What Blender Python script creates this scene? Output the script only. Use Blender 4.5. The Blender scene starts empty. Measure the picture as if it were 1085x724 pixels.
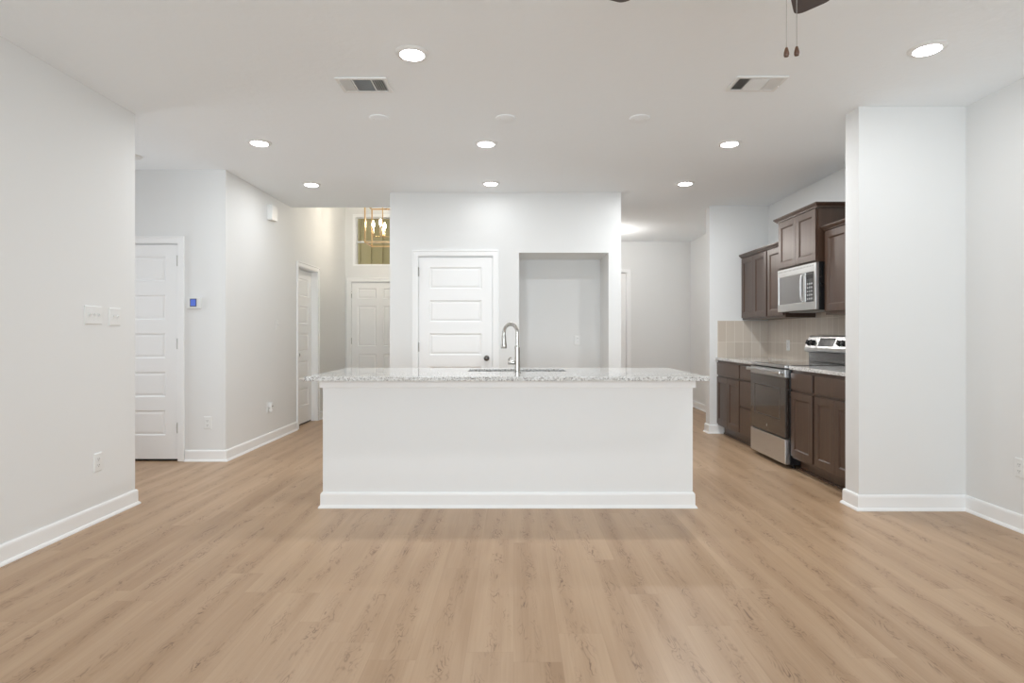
import bpy, bmesh, math, random
from mathutils import Vector, Matrix
C = bpy.context.scene.collection
SC = bpy.context.scene
PI = math.pi
R = math.radians

# ------------------------------------------------------------------ camera
F = 620.0
W, H = 1085.0, 724.0
EYE = 1.197
cd = bpy.data.cameras.new('camera')
cam = bpy.data.objects.new('camera', cd)
C.objects.link(cam)
cam.location = (0, 0, EYE)
cam.rotation_euler = (PI/2, 0, 0)
cd.sensor_fit = 'HORIZONTAL'
cd.sensor_width = 36.0
cd.lens = 36.0 * F / W
cd.shift_x = -1.5 / W
cd.shift_y = -8.0 / W
cd.clip_start = 0.02
SC.camera = cam

# ------------------------------------------------------------------ exposure, world, daylight
SC.view_settings.view_transform = 'Standard'
SC.view_settings.look = 'None'
SC.view_settings.gamma = 1.0
SC.view_settings.use_curve_mapping = False
SC.view_settings.exposure = 0.19
SC.cycles.use_denoising = True
SC.cycles.max_bounces = 14
SC.cycles.diffuse_bounces = 10
SC.cycles.glossy_bounces = 5
SC.cycles.caustics_reflective = False
SC.cycles.caustics_refractive = False

WINDOW_W = 192.0      # watts of daylight through the window wall behind the camera
CAN_L = 16.0          # radiance of the recessed lamp lenses
CAN_W = [9.5, 5.5, 7.0, 10.0, 13.0, 5.0, 1.2, 16.0]   # watts of each recessed lamp (three dimmed rows)
PASSAGE_FILL_W = 15.0     # watts of fill from an unseen window added at the side passage's end
HALL_L = 34.0
BULB_L = 200.0
wd = bpy.data.worlds.new('world')
SC.world = wd
wd.use_nodes = True
bgn = wd.node_tree.nodes['Background']
bgn.inputs[0].default_value = (0.90, 0.94, 1.0, 1)
WORLD_S = 1.6
bgn.inputs[1].default_value = WORLD_S

def area(name, loc, rot, sx, sy, power, col):
    l = bpy.data.lights.new(name, 'AREA')
    l.shape = 'RECTANGLE'
    l.size, l.size_y, l.energy, l.color = sx, sy, power, col
    o = bpy.data.objects.new(name, l)
    o.location, o.rotation_euler = loc, rot
    C.objects.link(o)
    return o
YB = -2.9            # back wall of the living room
WIN = [(-1.95, -0.65), (-0.45, 0.85), (1.05, 2.35)]
for (a, b) in WIN:
    area('window_daylight', ((a+b)/2, YB - 0.20, 1.32), (PI/2, 0, 0), b-a, 1.9, WINDOW_W/3, (0.84, 0.94, 1.0))
area('passage_fill', (-5.12, 4.80, 1.40), (0, -PI/2, 0), 1.9, 0.9, PASSAGE_FILL_W, (0.95, 0.97, 1.0))  # added fill that brightens the alcove, from out of view

# ------------------------------------------------------------------ materials
def nt(name):
    m = bpy.data.materials.new(name)
    m.use_nodes = True
    t = m.node_tree
    return m, t, t.nodes['Principled BSDF']
def N(t, kind, **kw):
    n = t.nodes.new(kind)
    for k, v in kw.items():
        if k.startswith('i_'):
            n.inputs[k[2:].replace('_', ' ')].default_value = v
        else:
            setattr(n, k, v)
    return n
def L(t, a, b):
    t.links.new(a, b)
def mat(name, col, rough=0.5, metal=0.0, bump=None, coat=0.0, spec=0.5):
    m, t, p = nt(name)
    p.inputs['Base Color'].default_value = (*col, 1)
    p.inputs['Roughness'].default_value = rough
    p.inputs['Metallic'].default_value = metal
    p.inputs['Specular IOR Level'].default_value = spec
    p.inputs['Coat Weight'].default_value = coat
    p.inputs['Coat Roughness'].default_value = 0.15
    # gentle procedural tone variation so that no surface is perfectly even
    tc = N(t, 'ShaderNodeTexCoord')
    nz = N(t, 'ShaderNodeTexNoise', i_Scale=(bump[0] if bump else 6.0), i_Detail=3.0)
    L(t, tc.outputs['Object'], nz.inputs['Vector'])
    mr = N(t, 'ShaderNodeMapRange')
    mr.inputs['To Min'].default_value = max(0.0, rough - 0.04)
    mr.inputs['To Max'].default_value = min(1.0, rough + 0.04)
    L(t, nz.outputs['Fac'], mr.inputs['Value'])
    L(t, mr.outputs['Result'], p.inputs['Roughness'])
    if bump:
        b = N(t, 'ShaderNodeBump', i_Strength=bump[1], i_Distance=0.002)
        L(t, nz.outputs['Fac'], b.inputs['Height'])
        L(t, b.outputs['Normal'], p.inputs['Normal'])
    return m
def emit(name, col, strength):
    m, t, p = nt(name)
    p.inputs['Base Color'].default_value = (0.8, 0.8, 0.8, 1)
    p.inputs['Emission Color'].default_value = (*col, 1)
    p.inputs['Emission Strength'].default_value = strength
    return m

M = {}
M['wall'] = mat('wall_paint', (0.775, 0.785, 0.785), 0.75, bump=(140, 0.12))
M['ceil'] = mat('ceiling_paint', (0.885, 0.925, 0.955), 0.85, bump=(22, 0.9))
M['trim'] = mat('trim_paint', (0.885, 0.895, 0.90), 0.38)
M['island'] = mat('island_paint', (0.835, 0.85, 0.857), 0.5)
M['plastic'] = mat('white_plastic', (0.79, 0.80, 0.795), 0.35)
M['slot'] = mat('dark_slot', (0.03, 0.03, 0.03), 0.6)
M['nickel'] = mat('brushed_nickel', (0.50, 0.485, 0.46), 0.2, 1.0)
M['darkmetal'] = mat('dark_nickel', (0.16, 0.155, 0.15), 0.18, 1.0)
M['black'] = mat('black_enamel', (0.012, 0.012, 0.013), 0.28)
M['blackglass'] = mat('black_glass', (0.008, 0.008, 0.009), 0.06, coat=1.0)
M['ovenglass'] = mat('oven_door_glass', (0.030, 0.020, 0.015), 0.05, coat=1.0)
M['mirrorglass'] = mat('mirrored_door_glass', (0.42, 0.42, 0.43), 0.06, 1.0)
M['shadedsteel'] = mat('steel_dark_reflection', (0.26, 0.265, 0.275), 0.16, 1.0)  # steel darkened in its colour to stand for the cooktop's reflection
M['frit'] = mat('dark_frit', (0.075, 0.066, 0.06), 0.2)
M['grey'] = mat('grey_plastic', (0.35, 0.35, 0.35), 0.5)
M['gold'] = mat('satin_brass', (0.70, 0.47, 0.24), 0.28, 1.0)
M['candle'] = mat('candle_sleeve', (0.75, 0.62, 0.42), 0.5)
M['fanwood'] = mat('dark_fan_blade', (0.055, 0.032, 0.025), 0.45)
M['pullwood'] = mat('walnut_pull', (0.11, 0.052, 0.03), 0.4)
M['bronze'] = mat('fan_bronze', (0.05, 0.04, 0.035), 0.35, 0.7)
M['bulb'] = emit('candle_bulb', (1.0, 0.88, 0.72), BULB_L)
M['lens'] = emit('lamp_lens', (1.0, 0.985, 0.975), CAN_L)
M['hall_lens'] = emit('hall_lamp_glass', (1.0, 0.96, 0.91), HALL_L)
M['screen'] = emit('thermostat_screen', (0.07, 0.13, 0.50), 0.9)
M['screen'].node_tree.nodes['Principled BSDF'].inputs['Base Color'].default_value = (0.03, 0.04, 0.12, 1)
M['screenedge'] = mat('screen_bezel', (0.10, 0.11, 0.13), 0.4)
M['display'] = mat('oven_display', (0.035, 0.03, 0.028), 0.15)

def wood_cab():
    m, t, p = nt('espresso_stained_wood')
    tc = N(t, 'ShaderNodeTexCoord')
    mp = N(t, 'ShaderNodeMapping')
    mp.inputs['Scale'].default_value = (38, 38, 2.2)
    L(t, tc.outputs['Object'], mp.inputs['Vector'])
    nz = N(t, 'ShaderNodeTexNoise', i_Scale=1.0, i_Detail=5.0, i_Distortion=0.5)
    L(t, mp.outputs['Vector'], nz.inputs['Vector'])
    cr = N(t, 'ShaderNodeValToRGB')
    cr.color_ramp.elements[0].position = 0.3
    cr.color_ramp.elements[0].color = (0.054, 0.029, 0.0185, 1)
    cr.color_ramp.elements[1].position = 0.75
    cr.color_ramp.elements[1].color = (0.086, 0.048, 0.030, 1)
    L(t, nz.outputs['Fac'], cr.inputs['Fac'])
    L(t, cr.outputs['Color'], p.inputs['Base Color'])
    p.inputs['Roughness'].default_value = 0.36
    p.inputs['Coat Weight'].default_value = 0.25
    p.inputs['Coat Roughness'].default_value = 0.3
    return m
M['cab'] = wood_cab()

def steel():
    m, t, p = nt('brushed_stainless_steel')
    p.inputs['Base Color'].default_value = (0.66, 0.665, 0.67, 1)
    p.inputs['Metallic'].default_value = 1.0
    tc = N(t, 'ShaderNodeTexCoord')
    mp = N(t, 'ShaderNodeMapping')
    mp.inputs['Scale'].default_value = (2, 2, 300)
    L(t, tc.outputs['Object'], mp.inputs['Vector'])
    nz = N(t, 'ShaderNodeTexNoise', i_Scale=1.0, i_Detail=2.0)
    L(t, mp.outputs['Vector'], nz.inputs['Vector'])
    mr = N(t, 'ShaderNodeMapRange')
    mr.inputs['To Min'].default_value = 0.26
    mr.inputs['To Max'].default_value = 0.32
    L(t, nz.outputs['Fac'], mr.inputs['Value'])
    L(t, mr.outputs['Result'], p.inputs['Roughness'])
    return m
M['steel'] = steel()

def granite():
    m, t, p = nt('speckled_white_granite')
    tc = N(t, 'ShaderNodeTexCoord')
    v1 = N(t, 'ShaderNodeTexVoronoi', i_Scale=150.0)
    L(t, tc.outputs['Object'], v1.inputs['Vector'])
    n1 = N(t, 'ShaderNodeTexNoise', i_Scale=60.0, i_Detail=4.0)
    L(t, tc.outputs['Object'], n1.inputs['Vector'])
    n2 = N(t, 'ShaderNodeTexNoise', i_Scale=105.0, i_Detail=2.0)
    L(t, tc.outputs['Object'], n2.inputs['Vector'])
    r1 = N(t, 'ShaderNodeValToRGB')
    e = r1.color_ramp.elements
    e[0].position = 0.36; e[0].color = (0.56, 0.555, 0.54, 1)
    e[1].position = 0.56; e[1].color = (0.76, 0.765, 0.76, 1)
    L(t, n1.outputs['Fac'], r1.inputs['Fac'])
    r2 = N(t, 'ShaderNodeValToRGB')
    e = r2.color_ramp.elements
    e[0].position = 0.61; e[0].color = (0, 0, 0, 1)
    e[1].position = 0.66; e[1].color = (1, 1, 1, 1)
    L(t, n2.outputs['Fac'], r2.inputs['Fac'])
    sp = N(t, 'ShaderNodeMix', data_type='RGBA')
    L(t, r2.outputs['Color'], sp.inputs['Factor'])
    L(t, r1.outputs['Color'], sp.inputs[6])
    sp.inputs[7].default_value = (0.10, 0.095, 0.09, 1)
    r3 = N(t, 'ShaderNodeValToRGB')
    e = r3.color_ramp.elements
    e[0].position = 0.80; e[0].color = (0, 0, 0, 1)
    e[1].position = 0.83; e[1].color = (0.8, 0.8, 0.8, 1)
    sx = N(t, 'ShaderNodeSeparateColor')
    L(t, v1.outputs['Color'], sx.inputs[0])
    L(t, sx.outputs[0], r3.inputs['Fac'])
    sp2 = N(t, 'ShaderNodeMix', data_type='RGBA')
    L(t, r3.outputs['Color'], sp2.inputs['Factor'])
    L(t, sp.outputs[2], sp2.inputs[6])
    sp2.inputs[7].default_value = (0.30, 0.29, 0.28, 1)
    L(t, sp2.outputs[2], p.inputs['Base Color'])
    p.inputs['Roughness'].default_value = 0.04
    p.inputs['IOR'].default_value = 1.6
    return m
M['granite'] = granite()

def floor_mat():
    m, t, p = nt('oak_plank_floor')
    def math_(op, a, b=None):
        n = N(t, 'ShaderNodeMath', operation=op)
        for i, v in enumerate((a, b)):
            if v is None: continue
            if isinstance(v, (int, float)): n.inputs[i].default_value = v
            else: L(t, v, n.inputs[i])
        return n.outputs[0]
    tc = N(t, 'ShaderNodeTexCoord')
    s = N(t, 'ShaderNodeSeparateXYZ')
    L(t, tc.outputs['Object'], s.inputs[0])
    x, y = s.outputs[0], s.outputs[1]
    PW, PL = 0.178, 1.22
    row = math_('FLOOR', math_('DIVIDE', x, PW))
    wn = N(t, 'ShaderNodeTexWhiteNoise', noise_dimensions='1D')
    L(t, row, wn.inputs['W'])
    yo = math_('ADD', math_('DIVIDE', y, PL), math_('MULTIPLY', wn.outputs['Value'], 7.3))
    col = math_('FLOOR', yo)
    cv = N(t, 'ShaderNodeCombineXYZ')
    L(t, row, cv.inputs[0]); L(t, col, cv.inputs[1])
    wn2 = N(t, 'ShaderNodeTexWhiteNoise', noise_dimensions='2D')
    L(t, cv.outputs[0], wn2.inputs['Vector'])
    pid = wn2.outputs['Value']
    # seam lines
    fx = math_('FRACT', math_('DIVIDE', x, PW)); fy = math_('FRACT', yo)
    ex = math_('LESS_THAN', math_('MINIMUM', fx, math_('SUBTRACT', 1.0, fx)), 0.006)
    ey = math_('LESS_THAN', math_('MINIMUM', fy, math_('SUBTRACT', 1.0, fy)), 0.0012)
    seam = math_('MAXIMUM', ex, ey)
    off = math_('MULTIPLY', pid, 91.0)
    def noise(sx_, sy_, detail, dist=0.0):
        c = N(t, 'ShaderNodeCombineXYZ')
        L(t, math_('MULTIPLY', x, sx_), c.inputs[0])
        L(t, math_('MULTIPLY', y, sy_), c.inputs[1])
        L(t, off, c.inputs[2])
        n = N(t, 'ShaderNodeTexNoise', i_Scale=1.0, i_Detail=detail, i_Distortion=dist)
        L(t, c.outputs[0], n.inputs['Vector'])
        return n.outputs['Fac']
    fine = noise(120, 3.0, 5.0, 0.3)
    broad = noise(9, 0.8, 3.0, 0.4)
    # each board carries a streak of cathedral figure down its middle
    wn3 = N(t, 'ShaderNodeTexWhiteNoise', noise_dimensions='2D')
    c3 = N(t, 'ShaderNodeCombineXYZ')
    L(t, math_('ADD', row, 17.3), c3.inputs[0]); L(t, col, c3.inputs[1])
    L(t, c3.outputs[0], wn3.inputs['Vector'])
    wander = math_('MULTIPLY', math_('SUBTRACT', noise(0.6, 1.6, 1.0), 0.5), 0.5)
    cx_ = math_('ADD', math_('ADD', math_('MULTIPLY', wn3.outputs['Value'], 0.36), 0.32), wander)
    dist = math_('ABSOLUTE', math_('SUBTRACT', fx, cx_))
    band = N(t, 'ShaderNodeMapRange', interpolation_type='SMOOTHSTEP')
    band.inputs['From Min'].default_value = 0.34; band.inputs['From Max'].default_value = 0.04
    L(t, dist, band.inputs['Value'])
    phase = math_('ADD', math_('ADD', math_('MULTIPLY', dist, 7.0), math_('MULTIPLY', noise(16, 5.5, 3.0, 0.8), 8.0)), math_('MULTIPLY', y, 3.0))
    fr = math_('FRACT', phase)
    line = math_('SUBTRACT', 1.0, math_('MINIMUM', math_('MULTIPLY', math_('ABSOLUTE', math_('SUBTRACT', fr, 0.5)), 4.8), 1.0))
    br = N(t, 'ShaderNodeMapRange')
    br.inputs['From Min'].default_value = 0.44; br.inputs['From Max'].default_value = 0.66
    L(t, noise(26, 7.0, 3.0), br.inputs['Value'])
    cath = math_('MULTIPLY', math_('MULTIPLY', line, band.outputs['Result']), br.outputs['Result'])
    cr = N(t, 'ShaderNodeValToRGB')
    e = cr.color_ramp.elements
    e[0].position = 0.30; e[0].color = (0.36, 0.228, 0.132, 1)
    e[1].position = 0.72; e[1].color = (0.52, 0.362, 0.235, 1)
    tone = math_('ADD', math_('ADD', math_('MULTIPLY', broad, 0.55), math_('MULTIPLY', fine, 0.22)),
                 math_('SUBTRACT', math_('ADD', math_('MULTIPLY', pid, 0.10), 0.105), math_('MULTIPLY', band.outputs['Result'], 0.095)))
    L(t, tone, cr.inputs['Fac'])
    mx = N(t, 'ShaderNodeMix', data_type='RGBA')
    L(t, math_('MULTIPLY', cath, 0.95), mx.inputs['Factor'])
    L(t, cr.outputs['Color'], mx.inputs[6])
    mx.inputs[7].default_value = (0.15, 0.078, 0.042, 1)
    mx2 = N(t, 'ShaderNodeMix', data_type='RGBA')
    L(t, math_('MULTIPLY', seam, 0.16), mx2.inputs['Factor'])
    L(t, mx.outputs[2], mx2.inputs[6])
    mx2.inputs[7].default_value = (0.20, 0.12, 0.07, 1)
    L(t, mx2.outputs[2], p.inputs['Base Color'])
    p.inputs['Roughness'].default_value = 0.36
    p.inputs['Specular IOR Level'].default_value = 0.4
    b = N(t, 'ShaderNodeBump', i_Strength=0.08, i_Distance=0.002)
    L(t, math_('SUBTRACT', fine, seam), b.inputs['Height'])
    L(t, b.outputs['Normal'], p.inputs['Normal'])
    return m
M['floor'] = floor_mat()

def tile_mat():
    m, t, p = nt('greige_wall_tile')
    tc = N(t, 'ShaderNodeTexCoord')
    s = N(t, 'ShaderNodeSeparateXYZ')
    L(t, tc.outputs['Object'], s.inputs[0])
    a = N(t, 'ShaderNodeMath', operation='ADD')      # runs round the corner
    L(t, s.outputs[0], a.inputs[0]); L(t, s.outputs[1], a.inputs[1])
    c = N(t, 'ShaderNodeCombineXYZ')
    sb = N(t, 'ShaderNodeMath', operation='SUBTRACT')
    L(t, s.outputs[2], sb.inputs[0]); sb.inputs[1].default_value = 1.356
    L(t, a.outputs[0], c.inputs[0]); L(t, sb.outputs[0], c.inputs[1])
    b = N(t, 'ShaderNodeTexBrick', offset=0.0)
    b.inputs['Color1'].default_value = (0.53, 0.46, 0.39, 1)
    b.inputs['Color2'].default_value = (0.60, 0.53, 0.455, 1)
    b.inputs['Mortar'].default_value = (0.74, 0.69, 0.62, 1)
    b.inputs['Scale'].default_value = 1.0
    b.inputs['Mortar Size'].default_value = 0.0022
    b.inputs['Brick Width'].default_value = 0.102
    b.inputs['Row Height'].default_value = 0.258
    L(t, c.outputs[0], b.inputs['Vector'])
    L(t, b.outputs['Color'], p.inputs['Base Color'])
    p.inputs['Roughness'].default_value = 0.16
    bp = N(t, 'ShaderNodeBump', i_Strength=0.35, i_Distance=0.002)
    bp.invert = True
    L(t, b.outputs['Fac'], bp.inputs['Height'])
    L(t, bp.outputs['Normal'], p.inputs['Normal'])
    return m
M['tile'] = tile_mat()

def siding_mat():
    m, t, p = nt('olive_board_siding')
    p.inputs['Base Color'].default_value = (0.35, 0.29, 0.13, 1)
    p.inputs['Roughness'].default_value = 0.7
    return m
M['siding'] = siding_mat()

def glass_mat():
    m, t, p = nt('window_glass')
    t.nodes.remove(p)
    out = [n for n in t.nodes if n.type == 'OUTPUT_MATERIAL'][0]
    tr = N(t, 'ShaderNodeBsdfTransparent'); gl = N(t, 'ShaderNodeBsdfGlossy')
    gl.inputs['Roughness'].default_value = 0.02
    fz = N(t, 'ShaderNodeFresnel', i_IOR=1.35)
    mx = N(t, 'ShaderNodeMixShader')
    L(t, fz.outputs[0], mx.inputs[0]); L(t, tr.outputs[0], mx.inputs[1]); L(t, gl.outputs[0], mx.inputs[2])
    L(t, mx.outputs[0], out.inputs['Surface'])
    return m
M['glass'] = glass_mat()

# ------------------------------------------------------------------ mesh helpers
def obj(name, bm, m, parent=None, smooth=False, bevel=0.0, angle=35):
    bmesh.ops.recalc_face_normals(bm, faces=bm.faces[:])
    me = bpy.data.meshes.new(name)
    bm.to_mesh(me); bm.free()
    me.materials.append(M[m])
    if smooth:
        me.polygons.foreach_set('use_smooth', [True]*len(me.polygons))
        me.set_sharp_from_angle(angle=R(angle))
    o = bpy.data.objects.new(name, me)
    C.objects.link(o)
    if parent: o.parent = parent
    if bevel:
        b = o.modifiers.new('bevel', 'BEVEL')
        b.width = bevel; b.segments = 2; b.limit_method = 'ANGLE'
    return o
def box(bm, x0, y0, z0, x1, y1, z1):
    v = [bm.verts.new((x, y, z)) for z in (z0, z1) for y in (y0, y1) for x in (x0, x1)]
    for f in ((0,1,3,2), (4,6,7,5), (0,4,5,1), (2,3,7,6), (0,2,6,4), (1,5,7,3)):
        bm.faces.new([v[i] for i in f])
    return bm
def B(*a):
    bm = bmesh.new()
    return box(bm, *a)
def cells(xs, ys, zs, solid):
    """only the outer faces of the filled cells of a grid"""
    bm = bmesh.new(); vs = {}
    def V(i, j, k):
        if (i, j, k) not in vs: vs[i, j, k] = bm.verts.new((xs[i], ys[j], zs[k]))
        return vs[i, j, k]
    nx, ny, nz = len(xs)-1, len(ys)-1, len(zs)-1
    def S(i, j, k):
        return 0 <= i < nx and 0 <= j < ny and 0 <= k < nz and solid(i, j, k)
    for i in range(nx):
        for j in range(ny):
            for k in range(nz):
                if not S(i, j, k): continue
                if not S(i-1, j, k): bm.faces.new([V(i,j,k), V(i,j,k+1), V(i,j+1,k+1), V(i,j+1,k)])
                if not S(i+1, j, k): bm.faces.new([V(i+1,j,k), V(i+1,j+1,k), V(i+1,j+1,k+1), V(i+1,j,k+1)])
                if not S(i, j-1, k): bm.faces.new([V(i,j,k), V(i+1,j,k), V(i+1,j,k+1), V(i,j,k+1)])
                if not S(i, j+1, k): bm.faces.new([V(i,j+1,k), V(i,j+1,k+1), V(i+1,j+1,k+1), V(i+1,j+1,k)])
                if not S(i, j, k-1): bm.faces.new([V(i,j,k), V(i,j+1,k), V(i+1,j+1,k), V(i+1,j,k)])
                if not S(i, j, k+1): bm.faces.new([V(i,j,k+1), V(i+1,j,k+1), V(i+1,j+1,k+1), V(i,j+1,k+1)])
    return bm
def lathe(bm, prof, cx=0, cy=0, cz=0, seg=24, axis='Z'):
    """prof: (r, h) pairs; closed at r=0 ends"""
    rings = []
    for r, h in prof:
        ring = []
        if r < 1e-6:
            pts = [(0, 0, h)]
        else:
            pts = [(r*math.cos(2*PI*i/seg), r*math.sin(2*PI*i/seg), h) for i in range(seg)]
        for (a, b, c) in pts:
            if axis == 'Z': q = (cx+a, cy+b, cz+c)
            elif axis == 'Y': q = (cx+a, cy+c, cz+b)
            else: q = (cx+c, cy+a, cz+b)
            ring.append(bm.verts.new(q))
        rings.append(ring)
    for p, q in zip(rings, rings[1:]):
        if len(p) == 1 and len(q) == 1: continue
        for i in range(seg):
            j = (i+1) % seg
            if len(p) == 1: bm.faces.new([p[0], q[i], q[j]])
            elif len(q) == 1: bm.faces.new([p[i], q[0], p[j]])
            else: bm.faces.new([p[i], q[i], q[j], p[j]])
    for ring in (rings[0], rings[-1]):
        if len(ring) > 1 and len({v for v in ring}) == seg:
            try: bm.faces.new(ring)
            except ValueError: pass
    return bm
def tube(bm, pts, rad, seg=12):
    pts = [Vector(p) for p in pts]
    rs = rad if isinstance(rad, (list, tuple)) else [rad]*len(pts)
    up = Vector((0.31, 0.17, 0.93)).normalized()
    rings = []; n = None
    for i, p in enumerate(pts):
        d = (pts[min(i+1, len(pts)-1)] - pts[max(i-1, 0)]).normalized()
        if n is None:
            n = d.cross(up)
            if n.length < 0.05: n = d.cross(Vector((1, 0, 0)))
        n = (n - d*n.dot(d)).normalized()
        b = d.cross(n)
        rings.append([bm.verts.new(p + (n*math.cos(2*PI*k/seg) + b*math.sin(2*PI*k/seg))*rs[i]) for k in range(seg)])
    for p, q in zip(rings, rings[1:]):
        for i in range(seg):
            j = (i+1) % seg
            bm.faces.new([p[i], p[j], q[j], q[i]])
    bm.faces.new(rings[0]); bm.faces.new(rings[-1])
    return bm
def prism(bm, prof, x0, x1, axis='X'):
    """closed profile of (a, z) pairs swept straight from x0 to x1; a runs along y (axis X) or x (axis Y)"""
    rings = []
    for x in (x0, x1):
        rings.append([bm.verts.new((x, a, z) if axis == 'X' else (a, x, z)) for a, z in prof])
    n = len(prof)
    for i in range(n):
        j = (i+1) % n
        bm.faces.new([rings[0][i], rings[0][j], rings[1][j], rings[1][i]])
    bm.faces.new(rings[0]); bm.faces.new(rings[1])
    return bm
def panel_slab(x0, z0, x1, z1, yf, th, panels, steps):
    """slab with its face at y=yf (looking -y); panels are (px0,pz0,px1,pz1); steps are (inset, depth) loops"""
    bm = bmesh.new()
    xs = sorted({x0, x1, *[p[0] for p in panels], *[p[2] for p in panels]})
    zs = sorted({z0, z1, *[p[1] for p in panels], *[p[3] for p in panels]})
    vs = {}
    def V(x, z, y=yf):
        k = (round(x, 5), round(z, 5), round(y, 5))
        if k not in vs: vs[k] = bm.verts.new((x, y, z))
        return vs[k]
    def inp(cx, cz):
        for p in panels:
            if p[0] < cx < p[2] and p[1] < cz < p[3]: return True
        return False
    for a, b in zip(xs, xs[1:]):
        for c, d in zip(zs, zs[1:]):
            if not inp((a+b)/2, (c+d)/2):
                bm.faces.new([V(a, c), V(b, c), V(b, d), V(a, d)])
    for (a, c, b, d) in panels:
        # the border of a panel may carry grid points of its neighbours
        px = [x for x in xs if a <= x <= b]; pz = [z for z in zs if c <= z <= d]
        loop = [(x, c) for x in px] + [(b, z) for z in pz[1:]] + [(x, d) for x in reversed(px[:-1])] + [(a, z) for z in reversed(pz[1:-1])]
        prev = [V(x, z) for x, z in loop]
        for ins, dep in steps:
            sx = lambda x: a+ins if x <= a+1e-6 else (b-ins if x >= b-1e-6 else x)
            sz = lambda z: c+ins if z <= c+1e-6 else (d-ins if z >= d-1e-6 else z)
            cur = [bm.verts.new((sx(x), yf+dep, sz(z))) for x, z in loop]
            for i in range(len(loop)):
                j = (i+1) % len(loop)
                bm.faces.new([prev[i], prev[j], cur[j], cur[i]])
            prev = cur
        bm.faces.new(prev)
    yb = yf+th
    for a, b in zip(xs, xs[1:]):
        bm.faces.new([V(a, z0), V(a, z0, yb), V(b, z0, yb), V(b, z0)])
        bm.faces.new([V(a, z1), V(b, z1), V(b, z1, yb), V(a, z1, yb)])
    for c, d in zip(zs, zs[1:]):
        bm.faces.new([V(x0, c), V(x0, d), V(x0, d, yb), V(x0, c, yb)])
        bm.faces.new([V(x1, c), V(x1, c, yb), V(x1, d, yb), V(x1, d)])
    for a, b in zip(xs, xs[1:]):
        for c, d in zip(zs, zs[1:]):
            bm.faces.new([V(a, c, yb), V(a, d, yb), V(b, d, yb), V(b, c, yb)])
    return bm
def thing(name, label, cat, loc=(0,0,0), rotz=0.0, group=None):
    o = bpy.data.objects.new(name, None)
    o.empty_display_size = 0.1
    C.objects.link(o)
    o.location = loc; o.rotation_euler = (0, 0, rotz)
    o['label'] = label; o['category'] = cat
    if group: o['group'] = group
    return o
def struct(name, bm, m, **kw):
    o = obj(name, bm, m, None, **kw)
    o['kind'] = 'structure'
    return o
def structe(name, loc, rotz=0.0):
    o = bpy.data.objects.new(name, None)
    C.objects.link(o); o.location = loc; o.rotation_euler = (0, 0, rotz)
    o['kind'] = 'structure'
    return o
def dup(root, loc, label, rotz=None):
    def cp(o, parent):
        c = o.copy(); C.objects.link(c)
        if parent: c.parent = parent
        for ch in o.children: cp(ch, c)
        return c
    r = cp(root, None)
    r.location = loc; r['label'] = label
    if rotz is not None: r.rotation_euler = (0, 0, rotz)
    return r

# ------------------------------------------------------------------ room shell
CZ = 2.74            # ceiling height
FZ = 3.66            # foyer ceiling
XL, XR = -2.655, 3.07
YA = 5.50            # alcove wall
XA = -2.704          # long wall towards the foyer
YH = 7.14            # where the low ceiling stops at the foyer
YF = 9.40            # front wall with the entry door
YP = 6.39            # pantry wall
PX0, PX1 = -1.35, 1.175
YD = 9.78            # end wall of the passage
XD = 2.96            # right wall of the passage
YS = 7.04            # kitchen end wall
YW0, YW1 = 3.97, 4.13 # wing wall
XW = 2.343

struct('floor', B(-5.0, YB-0.12, -0.10, XR+0.12, YD+0.12, 0.0), 'floor')
# low ceiling: L-shaped, open above the foyer
struct('ceiling', cells([-5.0, PX0, XR+0.12], [YB-0.12, YH, YD+0.12], [CZ, CZ+0.12], lambda i, j, k: not (i == 0 and j == 1)), 'ceil')
struct('ceiling_foyer', B(XA-0.12, YH, FZ, PX0+0.12, YF+0.12, FZ+0.10), 'ceil')
struct('wall_header', B(XA-0.12, YH-0.12, CZ+0.12, PX0+0.12, YH, FZ+0.10), 'wall')
# left living room wall, returning into the side passage
struct('wall_left', cells([-5.0, XL-0.115, XL], [YB, 3.99, 4.106], [0, CZ], lambda i, j, k: i == 1 or j == 1), 'wall')
struct('wall_passage', cells([-5.0, -4.88], [4.106, 4.35, 5.25, YA], [0, 0.45, 2.35, CZ], lambda i, j, k: not (j == 1 and k == 1)), 'wall')
w = structe('window_5', (-4.94, 4.80, 0.45), PI/2)  # unseen window, added to go with the passage fill light
obj('window_frame', cells([-0.45, -0.40, 0.40, 0.45], [-0.03, 0.03], [0, 0.05, 0.93, 0.97, 1.85, 1.90], lambda i, j, k: i != 1 or k in (0, 2, 4)), 'trim', w)
obj('pane', cells([-0.40, 0.40], [-0.004, 0.004], [0.05, 0.93, 0.97, 1.85], lambda i, j, k: k != 1), 'glass', w)
D1 = (-3.966, -3.156)   # door in the alcove wall
struct('wall_alcove', cells([-4.88, D1[0]-0.02, D1[1]+0.02, XA-0.12], [YA, YA+0.12], [0, 2.06, CZ], lambda i, j, k: not (i == 1 and k == 0)), 'wall')
D2 = (7.34, 8.08)       # door in the long wall
struct('wall_long', cells([XA-0.12, XA], [YA, YH, D2[0], D2[1], YF], [0, 2.06, CZ, FZ], lambda i, j, k: not (j == 2 and k == 0)
       and not (k == 2 and j == 0)), 'wall')
D3 = (-2.605, -1.695)   # entry door
TW = (-2.535, -1.765, 2.315, 3.075)  # window over it
struct('wall_front', cells([XA-0.12, D3[0]-0.02, TW[0], TW[1], D3[1]+0.02, PX0], [YF, YF+0.14], [0, 2.045, TW[2], TW[3], FZ],
       lambda i, j, k: not ((k == 0 and 1 <= i <= 3) or (k == 2 and i == 2))), 'wall')
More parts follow.
